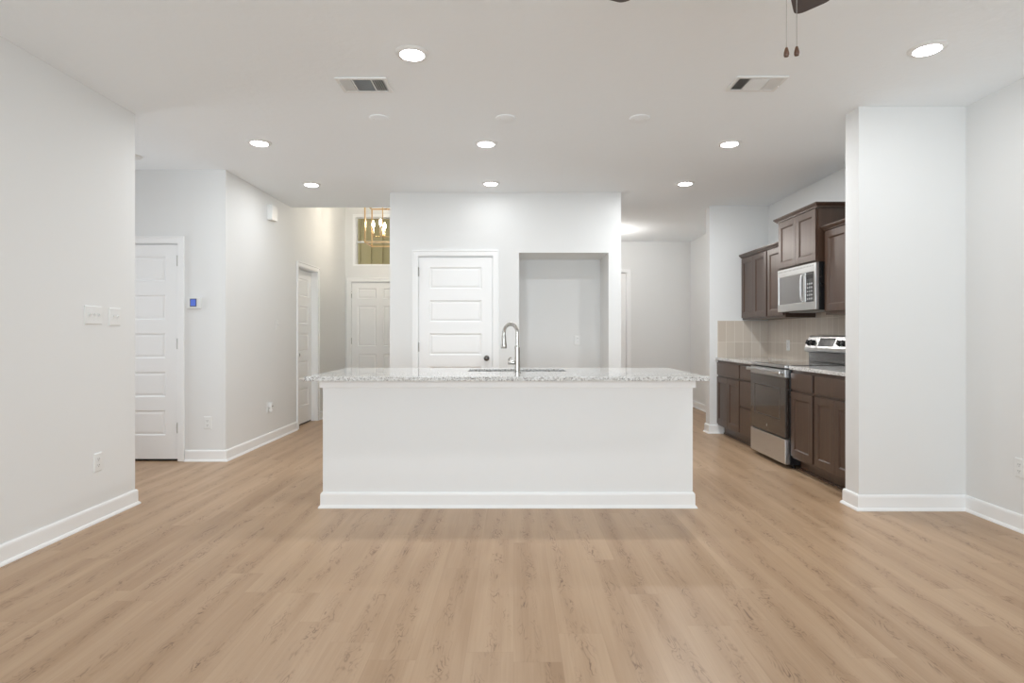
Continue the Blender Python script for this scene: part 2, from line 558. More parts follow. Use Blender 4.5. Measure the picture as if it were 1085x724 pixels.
# pantry block with the refrigerator niche
D4 = (-1.036, -0.227)
NI = (0.062, 1.04, 2.084, 7.00)
struct('wall_pantry', cells([PX0, PX0+0.12, D4[0]-0.02, D4[1]+0.02, NI[0]-0.115, NI[0], NI[1], PX1], [YP, YP+0.115, NI[3], NI[3]+0.115], [0, 2.06, NI[2], CZ],
       lambda i, j, k: (j == 0 and not (i == 2 and k == 0) and not (i == 5 and k <= 1)) or (j == 1 and i in (0, 4, 6)) or (j == 2)
       or (j == 1 and k == 2)), 'wall')
struct('wall_foyer', cells([PX0, PX0+0.12], [NI[3]+0.115, YH, YF+0.14], [0, CZ, FZ], lambda i, j, k: not (j == 0 and k == 1)), 'wall')
# passage behind the pantry block
D5 = (1.10, 1.915)
struct('wall_end', cells([PX0+0.12, D5[0], D5[1], XD+0.11], [YD, YD+0.12], [0, 2.235, CZ], lambda i, j, k: not (i == 1 and k == 0)), 'wall')
struct('wall_passage_right', B(XD, YS+0.14, 0, XR+0.12, YD, CZ), 'wall')
struct('wall_kitchen_end', B(2.36, YS, 0, XR, YS+0.14, CZ), 'wall')
struct('wall_right', B(XR, YB, 0, XR+0.12, YS+0.14, CZ), 'wall')
struct('wall_wing', B(XW, YW0, 0, XR, YW1, CZ), 'wall')
# wall behind the camera with three windows
xs = [-5.0, XL-0.115, WIN[0][0], WIN[0][1], WIN[1][0], WIN[1][1], WIN[2][0], WIN[2][1], XR+0.12]
struct('wall_back', cells(xs, [YB-0.12, YB], [0, 0.37, 2.27, CZ], lambda i, j, k: not (k == 1 and i in (2, 4, 6))), 'wall')
for n, (a, b) in enumerate(WIN):
    w = structe(f'window_{n+2}', ((a+b)/2, YB-0.06, 0.37))
    hw = (b-a)/2
    obj('window_frame', cells([-hw, -hw+0.05, hw-0.05, hw], [-0.03, 0.03], [0, 0.05, 0.93, 0.97, 1.85, 1.90],
        lambda i, j, k: i != 1 or k in (0, 2, 4)), 'trim', w)
    obj('pane', cells([-hw+0.05, hw-0.05], [-0.004, 0.004], [0.05, 0.93, 0.97, 1.85], lambda i, j, k: k != 1), 'glass', w)
    obj('window_sill', B(-hw-0.03, 0.061, -0.03, hw+0.03, 0.11, 0.0), 'trim', w, bevel=0.004)

# ------------------------------------------------------------------ baseboards
BP = [(0, 0), (0.026, 0), (0.026, 0.006), (0.020, 0.016), (0.014, 0.020), (0.0135, 0.090), (0.011, 0.100), (0.006, 0.106), (0, 0.106)]
def baseboard(name, pts):
    """path with the room on its left"""
    bm = bmesh.new()
    P = [Vector((p[0], p[1])) for p in pts]
    rings = []
    for i, p in enumerate(P):
        ns = []
        for a, b in ((i-1, i), (i, i+1)):
            if a < 0 or b >= len(P): continue
            d = (P[b]-P[a]).normalized(); ns.append(Vector((-d.y, d.x)))
        n = ns[0] if len(ns) == 1 else (ns[0]+ns[1]) / (1 + ns[0].dot(ns[1]))
        rings.append([bm.verts.new((p.x + n.x*a, p.y + n.y*a, z)) for a, z in BP])
    for p, q in zip(rings, rings[1:]):
        for i in range(len(BP)):
            j = (i+1) % len(BP)
            bm.faces.new([p[i], p[j], q[j], q[i]])
    bm.faces.new(rings[0]); bm.faces.new(rings[-1])
    return struct(name, bm, 'trim')
CW = 0.062           # casing width
baseboard('baseboard_left', [(-4.88, 4.106), (XL, 4.106), (XL, YB)])
baseboard('baseboard_alcove', [(XA, D2[0]-CW), (XA, YA), (D1[1]+CW+0.012, YA)])
baseboard('baseboard_foyer', [(XA, YF-0.02), (XA, D2[1]+CW)])
baseboard('baseboard_right', [(XR, YB), (XR, YW0), (XW, YW0), (XW, YW1), (2.53, YW1)])
baseboard('baseboard_kitchen_end', [(2.535, YS), (2.36, YS), (2.36, YS+0.14), (XD, YS+0.14)])
baseboard('baseboard_passage', [(XD, YS+0.165), (XD, YD), (D5[1]+CW+0.012, YD)])
baseboard('baseboard_niche', [(NI[1], YP), (NI[1], NI[3]), (NI[0], NI[3]), (NI[0], YP), (D4[1]+CW+0.012, YP)])
baseboard('baseboard_pantry', [(D4[0]-CW-0.012, YP), (PX0, YP), (PX0, YF)])

# ------------------------------------------------------------------ interior doors (local: face looks -y, x to the right)
STEPS = [(0.011, 0.011), (0.016, 0.0115), (0.034, 0.005)]
def five_panels(w, top):
    out = []
    z = top - 0.118
    for k in range(5):
        out.append((-w/2+0.118, z-0.236, w/2-0.118, z)); z -= 0.3625
    return out
def six_panels(w, top):
    out = []; m = 0.10; c = 0.055
    for (a, b) in ((-w/2+m, -c), (c, w/2-m)):
        out += [(a, top-0.265, b, top-0.10), (a, top-1.03, b, top-0.385), (a, 0.22, b, top-1.16)]
    return out
def make_door(name, loc, rotz, w, top, panels, recess, depth, hinges, knob=None, knobmat='darkmetal'):
    """loc: middle of the opening at floor level on the wall face"""
    d = structe(name, loc, rotz)
    hw = w/2
    obj('leaf', panel_slab(-hw+0.004, 0.021, hw-0.004, top-0.009, recess, 0.035, panels, STEPS), 'trim', d)
    obj('gap_shade', B(-hw+0.006, recess+0.006, 0.002, hw-0.006, recess+0.016, 0.0207), 'black', d)  # black strip painting the shade in the gap under the leaf
    # jamb lining the opening, with a stop
    jb = cells([-hw-0.019, -hw, hw, hw+0.019], [0.0, depth], [0, top, top+0.014], lambda i, j, k: i != 1 or k == 1)
    obj('jamb', jb, 'trim', d)
    st = cells([-hw, -hw+0.012, hw-0.012, hw], [recess+0.036, recess+0.05], [0, top-0.012, top], lambda i, j, k: i != 1 or k == 1)
    obj('stop', st, 'trim', d)
    # casing: flat board with a raised back band
    a, b, c = hw+0.006, hw+0.006+CW-0.014, hw+0.006+CW
    z1, z2, z3 = top+0.006, top+0.006+CW-0.014, top+0.006+CW
    cs = cells([-b, -a, a, b], [-0.012, 0.0], [0, z1, z2], lambda i, j, k: i != 1 or k == 1)
    obj('casing', cs, 'trim', d, bevel=0.003)
    cb = cells([-c, -b, b, c], [-0.018, 0.0], [0, z2, z3], lambda i, j, k: i != 1 or k == 1)
    obj('casing_band', cb, 'trim', d, bevel=0.003)
    for s, zs_ in hinges:
        for z in zs_:
            bm = bmesh.new()
            x = s*(hw-0.001)
            lathe(bm, [(0.0, -0.045), (0.006, -0.045), (0.006, 0.045), (0.0, 0.045)], x, recess-0.006, z, 10)
            lathe(bm, [(0.0, 0.045), (0.008, 0.046), (0.006, 0.054), (0.0, 0.056)], x, recess-0.006, z, 10)
            obj('hinge', bm, 'nickel', d, smooth=True)
    if knob:
        x, z = knob
        bm = bmesh.new()
        lathe(bm, [(0.0, 0.0), (0.031, 0.0), (0.031, -0.006), (0.014, -0.010), (0.011, -0.03), (0.018, -0.038), (0.026, -0.046),
                   (0.0285, -0.056), (0.026, -0.066), (0.017, -0.073), (0.0, -0.075)], x, recess, z, 24, 'Y')
        obj('knob', bm, knobmat, d, smooth=True, angle=50)
    return d
dw = D1[1]-D1[0]
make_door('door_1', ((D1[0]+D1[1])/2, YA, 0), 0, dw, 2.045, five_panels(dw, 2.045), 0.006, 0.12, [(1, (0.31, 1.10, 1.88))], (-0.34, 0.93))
dw = D2[1]-D2[0]-0.04
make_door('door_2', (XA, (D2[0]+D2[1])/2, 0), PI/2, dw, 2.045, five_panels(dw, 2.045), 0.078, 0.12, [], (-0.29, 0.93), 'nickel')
dw = D3[1]-D3[0]
make_door('door_3', ((D3[0]+D3[1])/2, YF, 0), 0, dw, 2.03, six_panels(dw, 2.03), 0.012, 0.14, [(-1, (0.25, 1.08, 1.82))], (0.39, 0.93), 'nickel')
dw = D4[1]-D4[0]
make_door('door_4', ((D4[0]+D4[1])/2, YP, 0), 0, dw, 2.045, five_panels(dw, 2.045), 0.008, 0.115, [(-1, (0.31, 1.05, 1.87))], (0.338, 0.932))
dw = D5[1]-D5[0]-0.04
make_door('door_5', ((D5[0]+D5[1])/2, YD, 0), 0, dw, 2.22, five_panels(dw, 2.22), 0.05, 0.12, [], None)
# unseen panels added behind the doors to stop outside light leaking in
for nm, a in (('light_block_door', (D1[0]-0.1, YA+0.121, 0, D1[1]+0.1, YA+0.16, 2.3)),
              ('light_block_side_door', (XA-0.18, D2[0]-0.1, 0, XA-0.121, D2[1]+0.1, 2.3)),
              ('light_block_end_door', (D5[0]-0.1, YD+0.121, 0, D5[1]+0.1, YD+0.16, 2.4)),
              ('light_block_entry', (D3[0]-0.1, YF+0.141, 0, D3[1]+0.1, YF+0.18, 2.2))):
    struct(nm, B(*a), 'wall')

# ------------------------------------------------------------------ window above the entry door, with the porch beyond
tw, tz0, tz1 = (TW[1]-TW[0])/2, 0.0, TW[3]-TW[2]
w = structe('window_1', ((TW[0]+TW[1])/2, YF, TW[2]))
obj('casing', cells([-tw-0.045, -tw, tw, tw+0.045], [-0.012, 0.0], [-0.03, 0.0, tz1, tz1+0.045], lambda i, j, k: not (i == 1 and k == 1)), 'trim', w, bevel=0.003)
zm = 1.197 + (354-256)/(F/YF) - TW[2]
obj('window_frame', cells([-tw, -tw+0.008, tw-0.008, tw], [0.04, 0.09], [0.0, 0.008, zm-0.011, zm+0.011, tz1-0.008, tz1], lambda i, j, k: i != 1 or k in (0, 2, 4)), 'trim', w)
obj('pane', cells([-tw+0.008, tw-0.008], [0.062, 0.068], [0.008, zm-0.011, zm+0.011, tz1-0.008], lambda i, j, k: k != 1), 'glass', w)
bm = bmesh.new()
box(bm, -5.0, 10.9, 0.0, 0.4, 10.95, 6.0)
x = -5.0
while x < 0.3:
    box(bm, x, 10.875, 0.0, x+0.045, 10.9, 6.0); x += 0.21
struct('added_porch_roof', B(-5.0, YF+0.145, 3.62, 0.4, 12.2, 3.70), 'ceil')  # unseen roof added to keep light off the siding
struct('wall_porch', bm, 'siding')

# ------------------------------------------------------------------ kitchen island
IX0, IX1, IY0, IY1 = -1.314, 1.236, 4.034, 4.86
isl = thing('kitchen_island', 'long white painted kitchen island base standing on the oak floor', 'kitchen island', ((IX0+IX1)/2, (IY0+IY1)/2, 0))
hx, hy = (IX1-IX0)/2, (IY1-IY0)/2
obj('body', cells([-hx, -hx+0.02, hx-0.02, hx], [-hy, -hy+0.02, hy-0.02, hy], [0, 0.02, 0.886], lambda i, j, k: k == 0 or i != 1 or j != 1), 'island', isl)
def ring_profile(prof, hx, hy):
    """profile (out, z) carried round a rectangle with mitred corners"""
    bm = bmesh.new(); rings = []
    for sx, sy in ((-1, -1), (1, -1), (1, 1), (-1, 1)):
        rings.append([bm.verts.new((sx*(hx+a), sy*(hy+a), z)) for a, z in prof])
    n = len(prof)
    for r in range(4):
        p, q = rings[r], rings[(r+1) % 4]
        for i in range(n):
            j = (i+1) % n
            bm.faces.new([p[i], q[i], q[j], p[j]])
    return bm
obj('apron', ring_profile([(0, 0.826), (0.014, 0.826), (0.0165, 0.829), (0.0165, 0.886), (0, 0.886)], hx, hy), 'trim', isl)
obj('baseboard', ring_profile(BP, hx, hy), 'trim', isl)

TX0, TX1, TY0, TY1 = -1.379, 1.292, 3.85, 4.885
SK = (-0.346, 0.400, 4.385, 4.70)
ct = thing('island_countertop', 'long polished white speckled granite slab on the white island', 'countertop', ((TX0+TX1)/2, (TY0+TY1)/2, 0.886))
ox, oy = (TX0+TX1)/2, (TY0+TY1)/2
obj('slab', cells([TX0-ox, SK[0]-ox, SK[1]-ox, TX1-ox], [TY0-oy, SK[2]-oy, SK[3]-oy, TY1-oy], [0, 0.029], lambda i, j, k: not (i == 1 and j == 1)), 'granite', ct, bevel=0.003)
# sink
sk = thing('kitchen_sink', 'stainless steel undermount sink set into the granite island top', 'sink', ((SK[0]+SK[1])/2, (SK[2]+SK[3])/2, 0.66))
sx, sy = (SK[1]-SK[0])/2, (SK[3]-SK[2])/2
bm = cells([-sx-0.02, -sx-0.003, -sx+0.0, sx-0.0, sx+0.003, sx+0.02], [-sy-0.02, -sy-0.003, -sy, sy, sy+0.003, sy+0.02], [0, 0.003, 0.2225, 0.2255],
           lambda i, j, k: (k == 2 and not (i == 2 and j == 2)) or (k < 2 and 1 <= i <= 3 and 1 <= j <= 3 and (k == 0 or i != 2 or j != 2)))
obj('basin', bm, 'steel', sk)
bm = lathe(bmesh.new(), [(0.0, 0.0035), (0.045, 0.0035), (0.045, 0.006), (0.032, 0.007), (0.03, 0.004), (0.0, 0.004)], 0, 0.03, 0, 20)
obj('drain', bm, 'nickel', sk, smooth=True)
# faucet
FXP, FYP = 0.028, 4.285
fc = thing('kitchen_faucet', 'tall brushed nickel gooseneck faucet standing on the island beside the sink', 'faucet', (FXP, FYP, 0.915))
bm = lathe(bmesh.new(), [(0.0, 0.0), (0.027, 0.0), (0.027, 0.006), (0.0215, 0.010), (0.0205, 0.10), (0.0195, 0.165), (0.0185, 0.19), (0.0135, 0.196), (0.0, 0.197)], seg=24)
obj('base', bm, 'nickel', fc, smooth=True)
dirx, diry = -0.83, 0.55          # where the spout points
RG = 0.059
pts = [(0, 0, 0.19), (0, 0, 0.23), (0, 0, 0.292)]
for k in range(1, 15):
    a = PI*k/14
    q = RG*(1-math.cos(a))
    pts.append((dirx*q, diry*q, 0.292 + RG*math.sin(a)*1.05))
pts.append((dirx*2.02*RG, diry*2.02*RG, 0.262))
obj('spout', tube(bmesh.new(), pts, 0.0128, 14), 'nickel', fc, smooth=True)
hx_, hy_ = dirx*2.03*RG, diry*2.03*RG
bm = lathe(bmesh.new(), [(0.0, 0.272), (0.0150, 0.272), (0.0165, 0.26), (0.0175, 0.235), (0.0215, 0.20), (0.0222, 0.178), (0.0205, 0.174), (0.0, 0.174)], hx_, hy_, 0, 20)
obj('spray_head', bm, 'nickel', fc, smooth=True)
bm = lathe(bmesh.new(), [(0.0, -0.018), (0.0165, -0.020), (0.0165, -0.064), (0.014, -0.070), (0.0, -0.070)], 0, 0, 0.073, 16, 'X')
obj('handle_hub', bm, 'nickel', fc, smooth=True)
bm = tube(bmesh.new(), [(-0.062, 0, 0.080), (-0.064, 0.004, 0.096), (-0.058, 0.02, 0.104), (-0.046, 0.05, 0.106)], [0.007, 0.0065, 0.006, 0.005], 10)
obj('handle_lever', bm, 'nickel', fc, smooth=True)

# ------------------------------------------------------------------ kitchen run along the right wall (local: front looks -y, +x towards the camera)
CSTEP = [(0.004, 0.0015), (0.012, 0.0085), (0.016, 0.009)]
def shaker(x0, z0, x1, z1, yf, m=0.058):
    return panel_slab(x0, z0, x1, z1, yf, 0.019, [(x0+m, z0+m, x1-m, z1-m)], CSTEP)
def plainfront(x0, z0, x1, z1, yf):
    return B(x0, yf, z0, x1, yf+0.019, z1)
BACK = 3.060
def base_unit(y0, y1, fronts, label):
    """y0 far, y1 near"""
    w = y0-y1; dep = BACK-2.46
    t = thing('base_cabinet', label, 'cabinet', ((BACK+2.46)/2, (y0+y1)/2, 0), -PI/2, 'dark brown base cabinets')
    hw, hd = w/2, dep/2
    obj('carcass', cells([-hw, hw], [-hd, -hd+0.075, hd], [0, 0.105, 0.884], lambda i, j, k: not (j == 0 and k == 0)), 'cab', t)
    obj('shoe_strip', B(-hw, -hd+0.060, 0.0, hw, -hd+0.0745, 0.016), 'cab', t)
    for kind, a, b, z0, z1 in fronts:
        x0, x1 = -hw+a*w, -hw+b*w
        x0 += 0.014 if a == 0 else 0.0015
        x1 -= 0.014 if b == 1 else 0.0015
        if kind == 'door': obj('door', shaker(x0, z0, x1, z1, -hd-0.0195), 'cab', t, bevel=0.002)
        else: obj('drawer', plainfront(x0, z0, x1, z1, -hd-0.0195), 'cab', t, bevel=0.004)
    return t
DT, DB = 0.856, 0.712
two = [('drawer', 0, 1, DB, DT), ('door', 0, 0.5, 0.128, 0.690), ('door', 0.5, 1, 0.128, 0.690)]
base_unit(7.035, 6.325, two, 'dark brown two-door base cabinet in the far corner against the end wall')
base_unit(6.323, 5.938, [('drawer', 0, 1, DB, DT), ('drawer', 0, 1, 0.425, 0.690), ('drawer', 0, 1, 0.128, 0.405)], 'narrow dark brown drawer stack just beyond the stainless range')
base_unit(5.163, 4.767, [('drawer', 0, 1, DB, DT), ('door', 0, 1, 0.128, 0.690)], 'dark brown one-door base cabinet on the near side of the range')
base_unit(4.765, 4.140, two, 'dark brown two-door base cabinet partly hidden by the white wing wall')

def upper_unit(y0, y1, z0, z1, xf, ndoors, label, crown_sides, back=BACK, dz0=0.022, dz1=0.03):
    w = y0-y1; dep = back-xf
    t = thing('upper_cabinet', label, 'cabinet', ((back+xf)/2, (y0+y1)/2, z0), -PI/2, 'dark brown wall cabinets')
    hw, hd, h = w/2, dep/2, z1-z0
    obj('carcass', B(-hw, -hd, 0, hw, hd, h), 'cab', t)
    for k in range(ndoors):
        x0, x1 = -hw+w*k/ndoors, -hw+w*(k+1)/ndoors
        x0 += 0.014 if k == 0 else 0.0015
        x1 -= 0.014 if k == ndoors-1 else 0.0015
        obj('door', shaker(x0, dz0, x1, h-dz1, -hd-0.0195), 'cab', t, bevel=0.002)
    # crown moulding along the front, returned on the free sides
    prof = [(0.0, 0.0), (-0.022, 0.0), (-0.024, 0.010), (-0.034, 0.016), (-0.042, 0.028), (-0.046, 0.030), (-0.046, 0.040), (0.0, 0.040)]
    sl = 0.0 if not crown_sides[0] else 1.0
    sr = 0.0 if not crown_sides[1] else 1.0
    bm = bmesh.new(); rings = []
    zc = h-0.024
    path = []
    if sl: path.append(((-hw, hd), (-1, 0)))
    path.append(((-hw, -hd), (-sl, 1)))
    path.append(((hw, -hd), (sr, 1)))
    if sr: path.append(((hw, hd), (1, 0)))
    for (px, py), (ux, uy) in path:
        rings.append([bm.verts.new((px - ux*a, py + uy*a, zc+z)) for a, z in prof])
    n = len(prof)
    for p, q in zip(rings, rings[1:]):
        for i in range(n):
            j = (i+1) % n
            bm.faces.new([p[i], q[i], q[j], p[j]])
    bm.faces.new(rings[0]); bm.faces.new(rings[-1])
    obj('crown', bm, 'cab', t)
    return t
UX = 2.755
upper_unit(7.035, 6.325, 1.366, 2.128, UX, 2, 'dark brown two-door wall cabinet in the far corner over the tile', (0, 0))
upper_unit(6.323, 5.925, 1.366, 2.128, UX, 1, 'dark brown one-door wall cabinet on the far side of the microwave', (0, 0))
upper_unit(5.920, 5.168, 1.838, 2.340, 2.693, 2, 'taller dark brown two-door wall cabinet above the microwave', (1, 1), dz0=0.012)
upper_unit(5.160, 4.767, 1.366, 2.128, UX, 1, 'dark brown wall cabinet on the near side of the microwave beside the wing wall', (0, 0), dz0=0.03)
# worktops
for y0, y1, lab in ((7.038, 5.936, 'speckled granite worktop on the far base cabinets beyond the range'),
                    (5.165, 4.132, 'speckled granite worktop on the near base cabinets beside the wing wall')):
    t = thing('worktop', lab, 'countertop', ((2.43+BACK)/2, (y0+y1)/2, 0.884), -PI/2, 'granite worktops beside the range')
    obj('slab', B(-(y0-y1)/2, -(BACK-2.43)/2, 0, (y0-y1)/2, (BACK-2.43)/2, 0.031), 'granite', t, bevel=0.003)
# tiled backsplash on the end wall and the right wall
bm = bmesh.new()
box(bm, 2.455, YS-0.008, 0.9155, XR, YS, 1.356)
box(bm, XR-0.008, YW1+0.001, 0.9155, XR, YS-0.008, 1.3655)
box(bm, XR-0.008, 5.166, 1.3655, XR, 5.922, 1.41)
struct('backsplash', bm, 'tile')

# ------------------------------------------------------------------ range
RY0, RY1 = 5.930, 5.172
rw = (RY0-RY1)/2
rg = thing('kitchen_range', 'stainless steel and black electric range between the base cabinets', 'range', (2.74, (RY0+RY1)/2, 0), -PI/2)
y = lambda X: X-2.74             # world x to local y
obj('body', B(-rw, y(2.445), 0.035, rw, y(3.035), 0.893), 'black', rg, bevel=0.003)
for sx_ in (-1, 1):
    for X in (2.50, 2.98):
        obj('foot', lathe(bmesh.new(), [(0, 0), (0.018, 0), (0.018, 0.008), (0.009, 0.010), (0.009, 0.0345), (0, 0.0345)], sx_*(rw-0.05), y(X), 0, 14), 'black', rg, smooth=True)
obj('drawer', B(-rw+0.003, y(2.403), 0.04, rw-0.003, y(2.4445), 0.262), 'steel', rg, bevel=0.004)
dr = obj('oven_door', B(-rw+0.003, y(2.403), 0.275, rw-0.003, y(2.4445), 0.806), 'ovenglass', rg, bevel=0.004)
obj('door_window', cells([-rw+0.10, -rw+0.115, rw-0.115, rw-0.10], [y(2.4018), y(2.4032)], [0.42, 0.43, 0.70, 0.71], lambda i, j, k: not (i == 1 and k == 1)), 'frit', dr)
obj('emblem', lathe(bmesh.new(), [(0, 0), (0.011, 0), (0.011, 0.0012), (0, 0.0012)], 0.0, y(2.4018), 0.335, 18, 'Y'), 'steel', dr)
bm = B(-rw+0.003, y(2.403), 0.808, rw-0.003, y(2.4445), 0.878)
obj('door_top_band', bm, 'steel', rg, bevel=0.003)
bm = bmesh.new()
box(bm, -rw+0.01, y(2.352), 0.838, rw-0.01, y(2.374), 0.870)
for s in (-1, 1):
    box(bm, s*(rw-0.05)-0.014, y(2.374), 0.842, s*(rw-0.05)+0.014, y(2.4035), 0.866)
obj('door_handle', bm, 'steel', rg, bevel=0.006)
obj('energy_label', B(rw-0.068, y(2.4024), 0.815, rw-0.030, y(2.4031), 0.870), 'grey', rg)
bm = B(-rw, y(2.398), 0.8935, rw, y(2.4445), 0.916)
obj('cooktop_rim', bm, 'steel', rg, bevel=0.003)
ck = obj('cooktop', B(-rw-0.001, y(2.445), 0.8935, rw+0.001, y(2.985), 0.9195), 'blackglass', rg, bevel=0.003)
for bx, by, br in ((-0.19, 2.58, 0.11), (0.19, 2.58, 0.085), (-0.19, 2.84, 0.085), (0.19, 2.84, 0.11)):
    bm = bmesh.new()
    rr = [[bm.verts.new((bx+r*math.cos(2*PI*i/40), y(by)+r*math.sin(2*PI*i/40), 0.9198)) for i in range(40)] for r in (br-0.003, br)]
    for i in range(40):
        bm.faces.new([rr[0][i], rr[1][i], rr[1][(i+1) % 40], rr[0][(i+1) % 40]])
    obj('burner_ring', bm, 'grey', ck)
# back guard: lower steel riser and a control head leaning back
obj('riser', B(-rw+0.006, y(2.99), 0.92, rw-0.006, y(3.035), 1.012), 'shadedsteel', rg, bevel=0.003)
prof = [(y(2.952), 1.022), (y(2.945), 1.034), (y(2.948), 1.062), (y(2.995), 1.172), (y(3.01), 1.182), (y(3.045), 1.182), (y(3.045), 1.012), (y(2.985), 1.012)]
bg = obj('control_head', prism(bmesh.new(), prof, -rw, rw), 'steel', rg, bevel=0.004)
sl = Vector((0, y(2.995)-y(2.948), 1.172-1.062)); sl.normalize()
nrm = Vector((0, -sl.z, sl.y))
def head_pt(x, f, out):
    p = Vector((x, y(2.948), 1.062)) + sl*(0.1196*f) + nrm*out
    return p
bm = bmesh.new()
vs = [bm.verts.new(head_pt(a, f, o_)) for o_ in (0.0003, 0.002) for a, f in ((-0.135, 0.15), (0.135, 0.15), (0.135, 0.85), (-0.135, 0.85))]
for f in ((0,1,2,3), (4,5,6,7), (0,1,5,4), (1,2,6,5), (2,3,7,6), (3,0,4,7)):
    bm.faces.new([vs[i] for i in f])
obj('display', bm, 'display', bg)
for kx in (-0.315, -0.235, 0.235, 0.315):
    bm = lathe(bmesh.new(), [(0, 0), (0.029, 0), (0.029, 0.007), (0.024, 0.010), (0.022, 0.028), (0.019, 0.031), (0, 0.031)], 0, 0, 0, 24)
    box(bm, -0.005, -0.022, 0.031, 0.005, 0.022, 0.037)
    rot = nrm.to_track_quat('Z', 'Y').to_matrix().to_4x4()
    bm.transform(Matrix.Translation(head_pt(kx, 0.42, 0.0004)) @ rot)
    obj('knob', bm, 'black', bg, smooth=True)

# ------------------------------------------------------------------ microwave
my0, my1 = 5.918, 5.170
mw_ = (my0-my1)/2
mw = thing('microwave', 'stainless steel over-the-range microwave hanging below the tall wall cabinet', 'microwave', (2.86, (my0+my1)/2, 1.412), -PI/2)
y = lambda X: X-2.86
obj('body', B(-mw_, y(2.700), 0.0, mw_, y(3.058), 0.424), 'black', mw, bevel=0.003)
dx = mw_-0.185
df = obj('door', cells([-mw_, -mw_+0.028, dx-0.045, dx, mw_-0.035, mw_], [y(2.672), y(2.6995)], [0.004, 0.075, 0.345, 0.420], lambda i, j, k: not (k == 1 and i in (1, 3))), 'steel', mw, bevel=0.003)
obj('door_glass', B(-mw_+0.0285, y(2.676), 0.0755, dx-0.0455, y(2.699), 0.3445), 'mirrorglass', df)
obj('control_panel', B(dx+0.0005, y(2.676), 0.0755, mw_-0.0355, y(2.699), 0.3445), 'blackglass', mw)
bm = tube(bmesh.new(), [(dx-0.02, y(2.674), 0.335), (dx-0.02, y(2.648), 0.322), (dx-0.02, y(2.640), 0.28), (dx-0.02, y(2.637), 0.21), (dx-0.02, y(2.640), 0.14), (dx-0.02, y(2.648), 0.098), (dx-0.02, y(2.674), 0.085)], 0.0105, 12)
obj('handle', bm, 'steel', df, smooth=True)
for r in range(5):
    for c in range(3):
        obj('button', B(dx+0.022+c*0.036, y(2.6748), 0.095+r*0.034, dx+0.045+c*0.036, y(2.6758), 0.112+r*0.034), 'grey', mw)
obj('clock_display', B(dx+0.02, y(2.6748), 0.285, dx+0.12, y(2.6758), 0.325), 'display', mw)
obj('vent_grille', cells([-mw_+0.02] + [-mw_+0.02+0.0125*(k+1) for k in range(56)], [y(2.6712), y(2.6719)], [0.390, 0.405], lambda i, j, k: i % 2 == 0), 'grey', mw)
obj('bottom_filter', B(-mw_+0.06, y(2.76), -0.006, mw_-0.06, y(3.0), -0.0003), 'grey', mw)

# ------------------------------------------------------------------ small wall plates (local: face looks -y)
def plate_box(w, h):
    bm = bmesh.new()
    a, b, d = w/2, h/2, 0.0065
    f = [bm.verts.new(q) for q in ((-a, 0, -b), (a, 0, -b), (a, 0, b), (-a, 0, b))]
    g = [bm.verts.new(q) for q in ((-a, -d*0.5, -b), (a, -d*0.5, -b), (a, -d*0.5, b), (-a, -d*0.5, b))]
    i = 0.005
    e = [bm.verts.new(q) for q in ((-a+i, -d, -b+i), (a-i, -d, -b+i), (a-i, -d, b-i), (-a+i, -d, b-i))]
    for p, q in ((f, g), (g, e)):
        for k in range(4):
            bm.faces.new([p[k], p[(k+1) % 4], q[(k+1) % 4], q[k]])
    bm.faces.new(f); bm.faces.new(e)
    return bm
def outlet(loc, rotz, label):
    t = thing('wall_outlet', label, 'outlet', loc, rotz, 'white wall outlets')
    obj('plate', plate_box(0.072, 0.117), 'plastic', t)
    for s in (-1, 1):
        rc = obj('receptacle', B(-0.017, -0.0085, s*0.0195-0.014, 0.017, -0.0066, s*0.0195+0.014), 'plastic', t, bevel=0.003)
        bm = bmesh.new()
        for x in (-0.0065, 0.0065):
            box(bm, x-0.0012, -0.0089, s*0.0195-0.002, x+0.0012, -0.0086, s*0.0195+0.007)
        lathe(bm, [(0, -0.0086), (0.0024, -0.0086), (0.0024, -0.0089), (0, -0.0089)], 0, 0, s*0.0195-0.008, 10, 'Y')
        obj('slots', bm, 'slot', rc)
    obj('screw', lathe(bmesh.new(), [(0, -0.0066), (0.003, -0.0066), (0.003, -0.0076), (0, -0.0076)], 0, 0, 0, 10, 'Y'), 'plastic', t)
    return t
def switch(loc, rotz, n, label):
    w = 0.072 + 0.0405*(n-1)
    t = thing('light_switch', label, 'light switch', loc, rotz, 'white wall switches')
    obj('plate', plate_box(w, 0.117), 'plastic', t)
    for k in range(n):
        x = (k-(n-1)/2)*0.041
        sw = obj('toggle_frame', cells([x-0.009, x-0.006, x+0.006, x+0.009], [-0.0078, -0.0066], [-0.016, -0.012, 0.012, 0.016], lambda i, j, k_: not (i == 1 and k_ == 1)), 'plastic', t)
        bm = bmesh.new()
        v = [bm.verts.new(q) for q in ((x-0.005, -0.0066, -0.011), (x+0.005, -0.0066, -0.011), (x+0.005, -0.0066, 0.004), (x-0.005, -0.0066, 0.004),
                                       (x-0.004, -0.019, 0.005), (x+0.004, -0.019, 0.005), (x+0.004, -0.016, 0.011), (x-0.004, -0.016, 0.011))]
        for f in ((0,1,2,3), (4,5,6,7), (0,1,5,4), (1,2,6,5), (2,3,7,6), (3,0,4,7)):
            bm.faces.new([v[i] for i in f])
        obj('toggle', bm, 'plastic', sw)
        for z in (-0.03, 0.03):
            obj('screw', lathe(bmesh.new(), [(0, -0.0066), (0.003, -0.0066), (0.003, -0.0076), (0, -0.0076)], x, 0, z, 10, 'Y'), 'plastic', t)
    return t
switch((XL, 3.695, 1.316), PI/2, 3, 'three-gang white light switch on the near left wall')
switch((XL, 3.892, 1.311), PI/2, 2, 'two-gang white light switch nearest the corner of the left wall')
switch((XA, 6.70, 1.30), PI/2, 1, 'single white light switch on the long wall beyond the thermostat corner')
